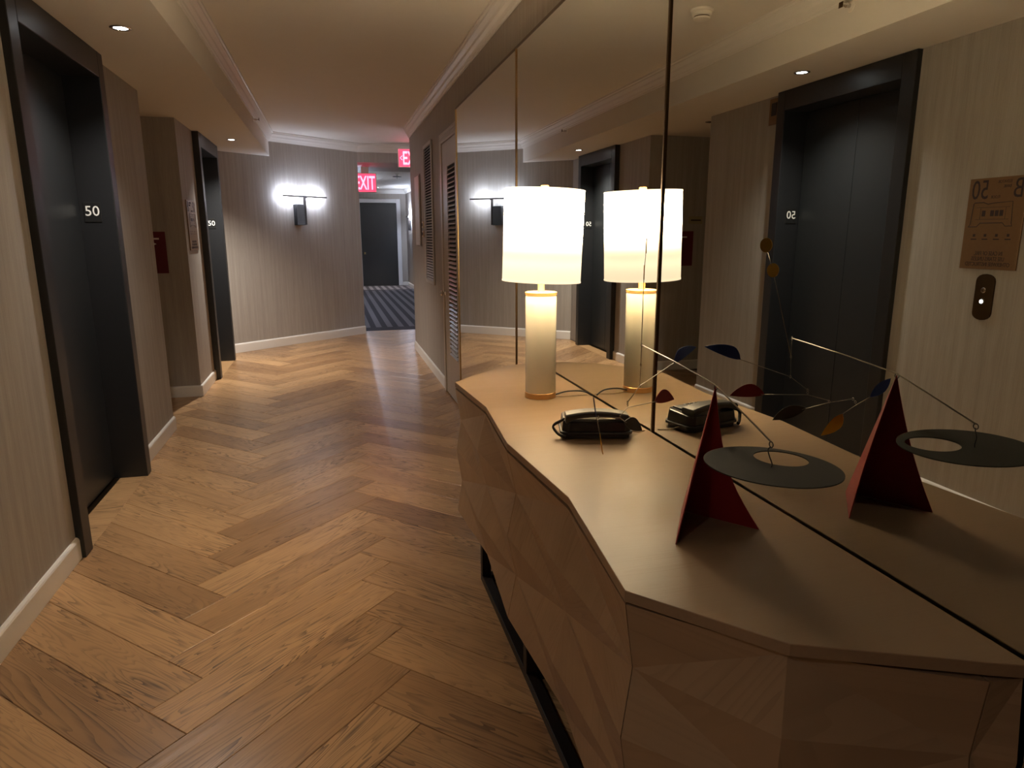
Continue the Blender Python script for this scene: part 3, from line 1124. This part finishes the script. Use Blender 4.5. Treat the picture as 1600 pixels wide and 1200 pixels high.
ln = thing('elevator_lantern', (XL2, 4.965, 2.39), 'small bronze elevator hall lantern with black window', 'lantern')
box('plate', XL2 + 0.0005, XL2 + 0.010, 4.90, 5.03, 2.39, 2.585, 'plaque_bronze', ln, 0.002)
box('window', XL2 + 0.010, XL2 + 0.013, 4.935, 5.0, 2.455, 2.55, 'plate_black', ln, 0.001)

# fire sign and tag in the alcove
YA = 7.148
fs = thing('fire_sign', (-1.685, YA, 1.204), 'dark red fire instruction sign on the alcove wall', 'sign')
pl = box('plate', -1.88, -1.49, YA - 0.008, YA - 0.0005, 1.204, 1.587, 'fire_red', fs, 0.001)
gs = [(boxv(-1.80, -1.545, YA - 0.0088, YA - 0.008, 1.515, 1.530), BOXF)]
for k in range(4):      # stair pictogram
    gs.append((boxv(-1.74 + k * 0.035, -1.70 + k * 0.035, YA - 0.0088, YA - 0.008, 1.33 + k * 0.028, 1.338 + k * 0.028), BOXF))
    gs.append((boxv(-1.708 + k * 0.035, -1.70 + k * 0.035, YA - 0.0088, YA - 0.008, 1.338 + k * 0.028, 1.366 + k * 0.028), BOXF))
gs.append(([(-1.60, YA - 0.0088, 1.49), (-1.57, YA - 0.0088, 1.475), (-1.60, YA - 0.0088, 1.46), (-1.60, YA - 0.008, 1.49), (-1.57, YA - 0.008, 1.475), (-1.60, YA - 0.008, 1.46)],
           [(0, 1, 2), (3, 4, 5), (0, 1, 4, 3), (1, 2, 5, 4), (2, 0, 3, 5)]))
add('pictogram', *merge(gs), 'white_print', pl)
tg = thing('alcove_tag', (-1.90, YA, 1.668), 'small tan room tag above the red fire sign', 'sign')
box('plate', -1.985, -1.818, YA - 0.006, YA - 0.0005, 1.668, 1.75, 'sign_tan', tg, 0.001)
box('print_line', -1.965, -1.84, YA - 0.0066, YA - 0.006, 1.70, 1.715, 'plaque_ink', tg)

# ------------------------------------------------------------------ console with faceted fronts
ZT = 0.88
con = thing('console_cabinet', (0.80, 2.095, 0), 'long faceted light oak console cabinet on black metal sled base below the mirrors', 'cabinet')
XB = 1.043
out_top = [(0.527, 3.085), (0.565, 2.585), (0.527, 2.095), (0.565, 1.59), (0.512, 1.108), (0.708, 0.875), (0.985, 0.748), (XB, 0.724),
           (XB, 3.465), (0.93, 3.444), (0.765, 3.36)]
n = len(out_top)
ins = inset(out_top, 0.0012)
v = [(x, y, 0.8575) for x, y in out_top] + [(x, y, ZT - 0.0012) for x, y in out_top] + [(x, y, ZT) for x, y in ins]
f = [tuple(range(n))] + [tuple(range(2 * n, 3 * n))]
fm = [1, 0]
for i in range(n):
    j = (i + 1) % n
    f += [(i, j, n + j, n + i), (n + i, n + j, 2 * n + j, 2 * n + i)]
    fm += [1, 1]
add('worktop', v, f, 'counter_wood', con, mats=['counter_edge'], fmat=fm)

ROWS = [0.849, 0.70, 0.55, 0.40, 0.245]


def facet_panel(name, cols, ph0, thick):
    """cols: list of (x_out, y_out, x_in, y_in, bx, by): out / in position and the back point"""
    nc, nr = len(cols), len(ROWS)
    v = []
    for i, (xo, yo, xi, yi, bx, by) in enumerate(cols):
        for j, z in enumerate(ROWS):
            o_ = (i + j + ph0) % 2 == 0
            v.append((xo if o_ else xi, yo if o_ else yi, z))
    nf = len(v)
    for (xo, yo, xi, yi, bx, by) in cols:
        for z in ROWS:
            v.append((bx, by, z))
    f = []
    idx = lambda i, j: i * nr + j
    for i in range(nc - 1):
        for j in range(nr - 1):
            a, b_, c_, d_ = idx(i, j), idx(i + 1, j), idx(i + 1, j + 1), idx(i, j + 1)
            if (i + j + ph0) % 2 == 0:
                f += [(a, b_, d_), (b_, c_, d_)]
            else:
                f += [(a, b_, c_), (a, c_, d_)]
            a, b_, c_, d_ = [q_ + nf for q_ in (a, b_, c_, d_)]
            f.append((a, d_, c_, b_))
    for i in range(nc - 1):
        for j in (0, nr - 1):
            f.append((idx(i, j), idx(i + 1, j), idx(i + 1, j) + nf, idx(i, j) + nf))
    for j in range(nr - 1):
        for i in (0, nc - 1):
            f.append((idx(i, j), idx(i, j + 1), idx(i, j + 1) + nf, idx(i, j) + nf))
    rnd = random.Random(len(name) + nc + int(cols[0][1] * 100))
    angs = [rnd.choice([0.5, 1.0, 1.45, 1.75, 2.2, 2.6]) + rnd.uniform(-0.15, 0.15) for _ in f]
    offs = [rnd.uniform(0, 9) for _ in f]

    def uv(fi, co):
        h = co.y + co.x * 0.6
        a = angs[fi]
        return (h * math.cos(a) + co.z * math.sin(a) + offs[fi], -h * math.sin(a) + co.z * math.cos(a) + offs[fi] * 0.37)
    return add(name, v, f, 'counter_veneer', con, uvs=uv)


g_ = 0.0024
IN = 0.036
facet_panel('front_door', [(0.527, 3.08, 0.527 + IN * .6, 3.07, 0.60, 3.00), (0.527, 2.585, 0.527 + IN, 2.585, 0.60, 2.585), (0.527, 2.095 + g_, 0.527 + IN * .85, 2.095 + g_, 0.60, 2.095 + g_)], 0, 0.02)
facet_panel('front_door', [(0.527, 2.095 - g_, 0.527 + IN * .85, 2.095 - g_, 0.60, 2.095 - g_), (0.527, 1.59, 0.527 + IN, 1.59, 0.60, 1.59), (0.515, 1.112, 0.540, 1.122, 0.60, 1.19)], 0, 0.02)
facet_panel('end_panel', [(0.5155, 1.110, 0.5405, 1.1200, 0.602, 1.188), (0.705, 0.872, 0.718, 0.892, 0.76, 0.95), (0.985 - g_, 0.744, 0.985 - g_, 0.758, 0.985 - g_, 0.83)], 0, 0.02)
facet_panel('end_panel', [(0.985 + g_, 0.744, 0.985 + g_, 0.758, 0.985 + g_, 0.83), (XB, 0.724, XB, 0.738, XB, 0.80)], 0, 0.02)
facet_panel('end_panel', [(0.5275, 3.0825, 0.5495, 3.0720, 0.602, 3.002), (0.765, 3.357, 0.775, 3.337, 0.80, 3.26), (XB, 3.462, XB, 3.445, XB, 3.36)], 0, 0.02)
gap_poly = inset(out_top, 0.012)
prism('gap_shade_strip', gap_poly, 0.8505, 0.8574, 'void_black', con)  # black strip stands in for the shade under the worktop
prism('carcass', [(0.603, 1.19), (0.77, 0.965), (1.038, 0.84), (1.038, 3.35), (0.81, 3.25), (0.603, 2.995)], 0.25, 0.850, 'dark_carcass', con)
# black sled base
sl_ = [((0.585, 0.625), (1.36, 2.83), (0.0015, 0.035)), ((0.955, 0.995), (1.36, 2.83), (0.0015, 0.035))]
for xs, ys, zs in sl_:
    box('sled_rail', xs[0], xs[1], ys[0], ys[1], zs[0], zs[1], 'sled_metal', con, 0.002)
for x in (0.585, 0.955):
    for y in (1.36, 2.06, 2.79):
        box('sled_post', x, x + 0.04, y, y + 0.04, 0.035, 0.25, 'sled_metal', con, 0.002)
for y in (1.36, 2.06, 2.79):
    box('sled_cross_bar', 0.625, 0.955, y, y + 0.04, 0.0015, 0.035, 'sled_metal', con, 0.002)

# ------------------------------------------------------------------ table lamp
LX, LY = 0.826, 2.70
lp = thing('table_lamp', (LX, LY, ZT), 'white cylinder table lamp with gold rings and lit cream drum shade', 'lamp')
C0 = (LX, LY, ZT)
lathe('base_ring', [(0.060, 0.0004), (0.0655, 0.0012), (0.0655, 0.022), (0.0635, 0.0245)], C0, 'gold_wood', lp)
lathe('column', [(0.0625, 0.0246), (0.0640, 0.03), (0.0640, 0.424), (0.0625, 0.4285)], C0, 'lamp_ceramic', lp)
lathe('top_ring', [(0.0635, 0.4286), (0.0655, 0.430), (0.0655, 0.441), (0.060, 0.4425)], C0, 'gold_wood', lp)
lathe('neck', [(0.016, 0.4426), (0.014, 0.447), (0.014, 0.478), (0.011, 0.482), (0.011, 0.50)], C0, 'gold_wood', lp, 24)
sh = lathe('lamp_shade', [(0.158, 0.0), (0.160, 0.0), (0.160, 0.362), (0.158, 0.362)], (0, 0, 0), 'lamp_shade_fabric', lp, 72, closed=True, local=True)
sh.location = (0, 0, 0.484)
sh.rotation_euler = (R(0.4), R(1.9), 0)
for z in (0.0, 0.357):
    lathe('shade_trim', [(0.1601, z), (0.1612, z), (0.1612, z + 0.005), (0.1601, z + 0.005)], (0, 0, 0), 'lamp_shade_fabric', sh, 72, closed=True, local=True)
tube('harp_rod', [(LX, LY, ZT + 0.50), (LX + 0.012, LY, ZT + 0.845)], 0.003, 'gold_wood', lp, 8)
gs = []
for k in range(3):
    a = 2 * math.pi * k / 3 + 0.4
    gs.append(tube_geo([(0.0, 0, 0.350), (0.158 * math.cos(a), 0.158 * math.sin(a), 0.350)], 0.002, 6))
add('shade_spider', *merge(gs), 'gold_wood', sh, local=True)
lathe('finial', [(0.012, 0.356), (0.012, 0.362), (0.008, 0.364), (0.016, 0.369), (0.016, 0.378), (0.009, 0.381)], (0, 0, 0), 'gold_wood', sh, 20, local=True)
tube('cord', spline([(LX + 0.060, LY - 0.02, ZT + 0.010), (LX + 0.11, LY - 0.025, ZT + 0.022), (LX + 0.175, LY - 0.04, ZT + 0.022), (LX + 0.213, LY - 0.05, ZT + 0.004)], 8), 0.0032, 'cord_black', lp, 8)
tube('thin_cord', spline([(LX + 0.064, LY - 0.02, ZT + 0.0022), (LX + 0.12, LY - 0.03, ZT + 0.0022), (LX + 0.18, LY - 0.025, ZT + 0.0022), (LX + 0.213, LY - 0.02, ZT + 0.0022)], 8), 0.0015, 'cord_pale', lp, 6)
light_point('bulb_upper', (LX + 0.01, LY, ZT + 0.484 + 0.285), BULB_UP, LAMP_WARM, 0.035, lp)
light_point('bulb_lower', (LX, LY, ZT + 0.484 + 0.085), BULB_DOWN, LAMP_WARM, 0.035, lp)

# ------------------------------------------------------------------ desk phone
PA = math.atan2(-0.058, 0.217)
ph = thing('desk_phone', (0.846, 2.125, ZT), 'black desk telephone with coiled cord on the console', 'telephone', rotz=PA)


def oct_poly(lx, ly, c):
    return [(-lx + c, -ly), (lx - c, -ly), (lx, -ly + c), (lx, ly - c), (lx - c, ly), (-lx + c, ly), (-lx, ly - c), (-lx, -ly + c)]


prism('foot', oct_poly(0.112, 0.066, 0.018), 0.0008, 0.014, 'phone_satin', ph, 0.002, local=True)
prism('base_rail', oct_poly(0.122, 0.074, 0.022), 0.014, 0.024, 'phone_satin', ph, 0.003, local=True)
a = oct_poly(0.116, 0.070, 0.02)
b2 = oct_poly(0.112, 0.066, 0.02)
v = [(x, y, 0.024) for x, y in a] + [(x, y, 0.057 + 0.008 * (y + 0.07) / 0.14 + 0.005 * (1 - (x / 0.116) ** 2)) for x, y in b2]
f = [tuple(range(8)), tuple(range(8, 16))] + [(i, (i + 1) % 8, 8 + (i + 1) % 8, 8 + i) for i in range(8)]
bevel_obj(add('body', v, f, 'phone_black', ph, local=True), 0.004, 3)
# handset: arched bar resting across the top
v, f = [], []
NS = 17
for i in range(NS):
    x = -0.105 + 0.21 * i / (NS - 1)
    u = x / 0.105
    arch = 0.016 * (1 - u * u)
    th = 0.020 + 0.009 * max(0, (abs(u) - 0.62)) / 0.38
    ytop = 0.022 + 0.004 * abs(u)
    for (yy, zz) in ((-ytop - 0.004, -th), (-ytop - 0.006, -0.006), (-ytop, 0), (ytop, 0), (ytop + 0.006, -0.006), (ytop + 0.004, -th)):
        v.append((x, -0.040 + yy, 0.083 + arch * 0.75 + zz))
for i in range(NS - 1):
    for k in range(6):
        k2 = (k + 1) % 6
        f.append((i * 6 + k, i * 6 + k2, (i + 1) * 6 + k2, (i + 1) * 6 + k))
f += [tuple(range(6)), tuple(range((NS - 1) * 6, NS * 6))]
hs = add('handset', v, f, 'phone_satin', ph, local=True)
bevel_obj(hs, 0.002)
# keypad behind the handset
kp = box('keypad_plate', -0.06, 0.085, 0.008, 0.058, 0.060, 0.070, 'phone_satin', ph, 0.002, local=True)
for i in range(4):
    for j in range(3):
        box('key', -0.045 + i * 0.022, -0.030 + i * 0.022, 0.014 + j * 0.015, 0.024 + j * 0.015, 0.070, 0.073, 'phone_black', kp, 0.001, local=True)
# coiled handset cord at the left end
pts = []
path = spline([(-0.106, -0.04, 0.064), (-0.122, -0.045, 0.056), (-0.140, -0.045, 0.046), (-0.145, -0.045, 0.034), (-0.128, -0.060, 0.016), (-0.104, -0.076, 0.010)], 12)
NP = len(path)
for i in range((NP - 1) * 5):
    t_ = i / 5
    k = int(t_)
    p_ = path[k].lerp(path[min(k + 1, NP - 1)], t_ - k)
    a = i * 1.15
    rr = 0.0046 if i > 18 else 0.0002
    pts.append(p_ + Vector((rr * math.cos(a) * 0.5, rr * math.cos(a), rr * math.sin(a))))
tube('coiled_cord', pts, 0.0017, 'cord_black', ph, 6, local=True)
tube('line_cord', spline([(0.108, -0.02, 0.018), (0.145, 0.0, 0.006), (0.165, 0.02, 0.0028), (0.178, 0.028, 0.0028)], 8), 0.0022, 'cord_pale', ph, 6, local=True)

# ------------------------------------------------------------------ table mobile
A, B_, D = Vector((0.702, 1.265, ZT)), Vector((0.926, 1.287, ZT)), Vector((0.809, 1.437, ZT))
APEX = Vector((0.808, 1.316, 1.221))
mo = thing('table_mobile', (0.81, 1.33, ZT), 'red folded-plate table mobile with wire arms, black ring disc and coloured leaves', 'mobile')


def sheet(name, poly3, thick, nrm, mat, parent=mo):
    nrm = Vector(nrm).normalized() * thick / 2
    n_ = len(poly3)
    v_ = [Vector(p_) - nrm for p_ in poly3] + [Vector(p_) + nrm for p_ in poly3]
    f_ = [tuple(range(n_)), tuple(range(n_, 2 * n_))] + [(i, (i + 1) % n_, n_ + (i + 1) % n_, n_ + i) for i in range(n_)]
    return add(name, v_, f_, mat, parent)


def concave_edge(a, b_, c_, amt, n_=10):
    """points from a to b_ bowed toward c_"""
    out = []
    for i in range(n_ + 1):
        t_ = i / n_
        p_ = a.lerp(b_, t_)
        out.append(p_ + (c_ - p_) * amt * 4 * t_ * (1 - t_))
    return out


zoff = Vector((0, 0, 0.0006))
for foot, sgn, bow in ((A, 1, 0.05), (B_, -1, 0.16)):
    mid_ = (foot + D) / 2
    nrm = (foot - APEX).cross(D - APEX)
    edge = concave_edge(APEX, foot + zoff, D, bow)
    spine = [D + zoff]
    sheet('stand_plate', edge + spine, 0.0022, nrm, 'mobile_red')
hk = Vector((0.801, 1.099, 1.144))
AE = Vector((0.812, 1.706, 1.254))
loop = lambda c_, r_, nd=(1, 0, 0): [Vector(c_) + r_ * (math.cos(2 * math.pi * k / 12) * Vector((0, 1, 0)) + math.sin(2 * math.pi * k / 12) * Vector((0, 0, 1))) for k in range(12)]
HTOP = Vector((0.803, 1.099, 1.158))
ap_ = APEX + Vector((0, 0, 0.003))
arm = [AE, AE.lerp(ap_, 0.5) + Vector((0, 0, 0.003)), AE.lerp(ap_, 0.92) + Vector((0, 0, 0.0012)), ap_, ap_.lerp(HTOP, 0.08), HTOP]
tube('main_arm', arm, 0.0017, 'mobile_wire', mo, 6)
wires = [tube_geo(loop(APEX + Vector((0, 0, -0.002)), 0.006), 0.0009, 5, True), tube_geo(loop(HTOP - Vector((0, 0, 0.005)), 0.006), 0.0011, 5, True)]
DCN = Vector((0.041, 0.011, 1)).normalized()
DC = Vector((0.814, 1.106, 1.107))
DR, HR = 0.130, 0.053
HO = Vector((0.047, 0.038, 0))
HO.z = -(DCN.x * HO.x + DCN.y * HO.y) / DCN.z
hook_at = DC + Vector((-0.013, -0.012, 0.001))
wires.append(tube_geo(spline([HTOP - Vector((0, 0, 0.009)), HTOP - Vector((0.004, -0.003, 0.016)), (hook_at + HTOP) / 2 - Vector((0.002, 0, 0.004)), hook_at + Vector((0.004, 0, 0.006)), hook_at - Vector((0, 0, 0.004))], 5), 0.0013, 5))
add('disc_hook', *merge(wires), 'mobile_black', mo, smooth=True)
# ring disc with off-centre hole
ax = DCN.cross(Vector((0, 1, 0.1))).normalized()
ay = DCN.cross(ax)
NSEG = 64
v, f = [], []
for s in (-1, 1):
    for rr, off in ((DR, Vector((0, 0, 0))), (HR, HO)):
        for k in range(NSEG):
            a = 2 * math.pi * k / NSEG
            v.append(DC + off + (ax * math.cos(a) + ay * math.sin(a)) * rr + DCN * 0.0011 * s)
for k in range(NSEG):
    j = (k + 1) % NSEG
    f += [(k, j, NSEG + j, NSEG + k), (2 * NSEG + k, 2 * NSEG + j, 3 * NSEG + j, 3 * NSEG + k), (k, j, 2 * NSEG + j, 2 * NSEG + k), (NSEG + k, NSEG + j, 3 * NSEG + j, 3 * NSEG + k)]
add('ring_disc', v, f, 'mobile_disc', mo)

# chain and lower wires
CM, CBT = Vector((0.811, 1.706, 1.199)), Vector((0.809, 1.703, 1.140))
gs = [tube_geo(loop(AE, 0.005), 0.0009, 5, True), tube_geo([AE, CM], 0.0009, 5), tube_geo(loop(CM, 0.004), 0.0008, 5, True), tube_geo([CM, CBT], 0.0009, 5), tube_geo(loop(CBT, 0.004), 0.0008, 5, True)]
add('chain', *merge(gs), 'mobile_wire', mo, smooth=True)
YD1, YD2 = Vector((0.858, 1.799, 1.519)), Vector((0.844, 1.777, 1.447))
tube('counter_wire', [CM, YD2, YD1], 0.0011, 'mobile_wire', mo, 6)
vn = Vector((0.902, -0.431, 0))
va = Vector((0, 0, 1))
vb = vn.cross(va)
for c_, rr in ((YD1, 0.019), (YD2, 0.0185)):
    sheet('yellow_dot', [c_ + (va * math.sin(2 * math.pi * k / 28) * 1.1 + vb * math.cos(2 * math.pi * k / 28)) * rr for k in range(28)], 0.003, vn, 'mobile_yellow')


def leaf_sheet(name, base, tip, wdir, w_up, w_dn, mat, peak=0.35):
    base, tip, wdir = Vector(base), Vector(tip), Vector(wdir)
    axd = (tip - base).normalized()
    wdir = (wdir - axd * wdir.dot(axd)).normalized()
    L_ = (tip - base).length

    def prof(t_):
        if t_ < peak:
            return math.sin(0.5 * math.pi * (t_ / peak)) ** 0.8
        return math.cos(0.5 * math.pi * (t_ - peak) / (1 - peak)) ** 0.9
    up_ = [base + axd * L_ * k / 14 + wdir * w_up * prof(k / 14) for k in range(15)]
    dn_ = [base + axd * L_ * k / 14 - wdir * w_dn * prof(k / 14) for k in range(13, 0, -1)]
    return sheet(name, up_ + dn_, 0.0014, axd.cross(wdir), mat)


b1e = Vector((0.764, 1.680, 1.102))
b2p = Vector((0.764, 1.678, 1.088))
b2e = Vector((0.723, 1.635, 1.078))
b3e = Vector((0.655, 1.620, 1.082))
b1l = Vector((0.941, 1.762, 1.187))
rdb = Vector((0.870, 1.733, 1.083))
bkb = Vector((0.758, 1.686, 1.045))
ylb = Vector((0.668, 1.640, 1.033))
blb = Vector((0.633, 1.580, 1.096))
Z = Vector((0, 0, 1))
leaf_sheet('blue_leaf', b1l, (1.037, 1.808, 1.223), Z, 0.030, 0.006, 'mobile_blue', 0.30)
leaf_sheet('red_leaf', rdb, (0.958, 1.781, 1.074), Z, 0.034, 0.006, 'mobile_red', 0.40)
leaf_sheet('black_leaf', bkb, (0.836, 1.734, 1.001), Z, 0.024, 0.012, 'mobile_black', 0.45)
vd = Vector((0.38, 0.925, 0))
leaf_sheet('yellow_leaf', ylb, (0.698, 1.685, 0.956), vd, 0.010, 0.024, 'mobile_yellow', 0.35)
leaf_sheet('blue_leaf', blb, (0.608, 1.540, 1.157), vd, 0.012, 0.016, 'mobile_blue', 0.5)
for pts in ([b1l + Vector((0.008, 0.004, 0.003)), CBT, b1e], [rdb + Vector((0.01, 0.005, 0)), b2p, b2e], [bkb + Vector((0.01, 0.006, -0.005)), b2e - Vector((0, 0, 0.006)), b3e], [ylb, (ylb + blb) / 2 + Vector((0, 0, 0.002)), blb]):
    tube('wire_beam', pts, 0.0011, 'mobile_wire', mo, 6)
gs = [tube_geo(loop(c_, 0.004), 0.0008, 5, True) for c_ in (b1e, (b1e + b2p) / 2, b2e - Vector((0, 0, 0.003)), b3e, b3e - Vector((0.004, 0.006, 0.008)))]
add('wire_loops', *merge(gs), 'mobile_wire', mo, smooth=True)
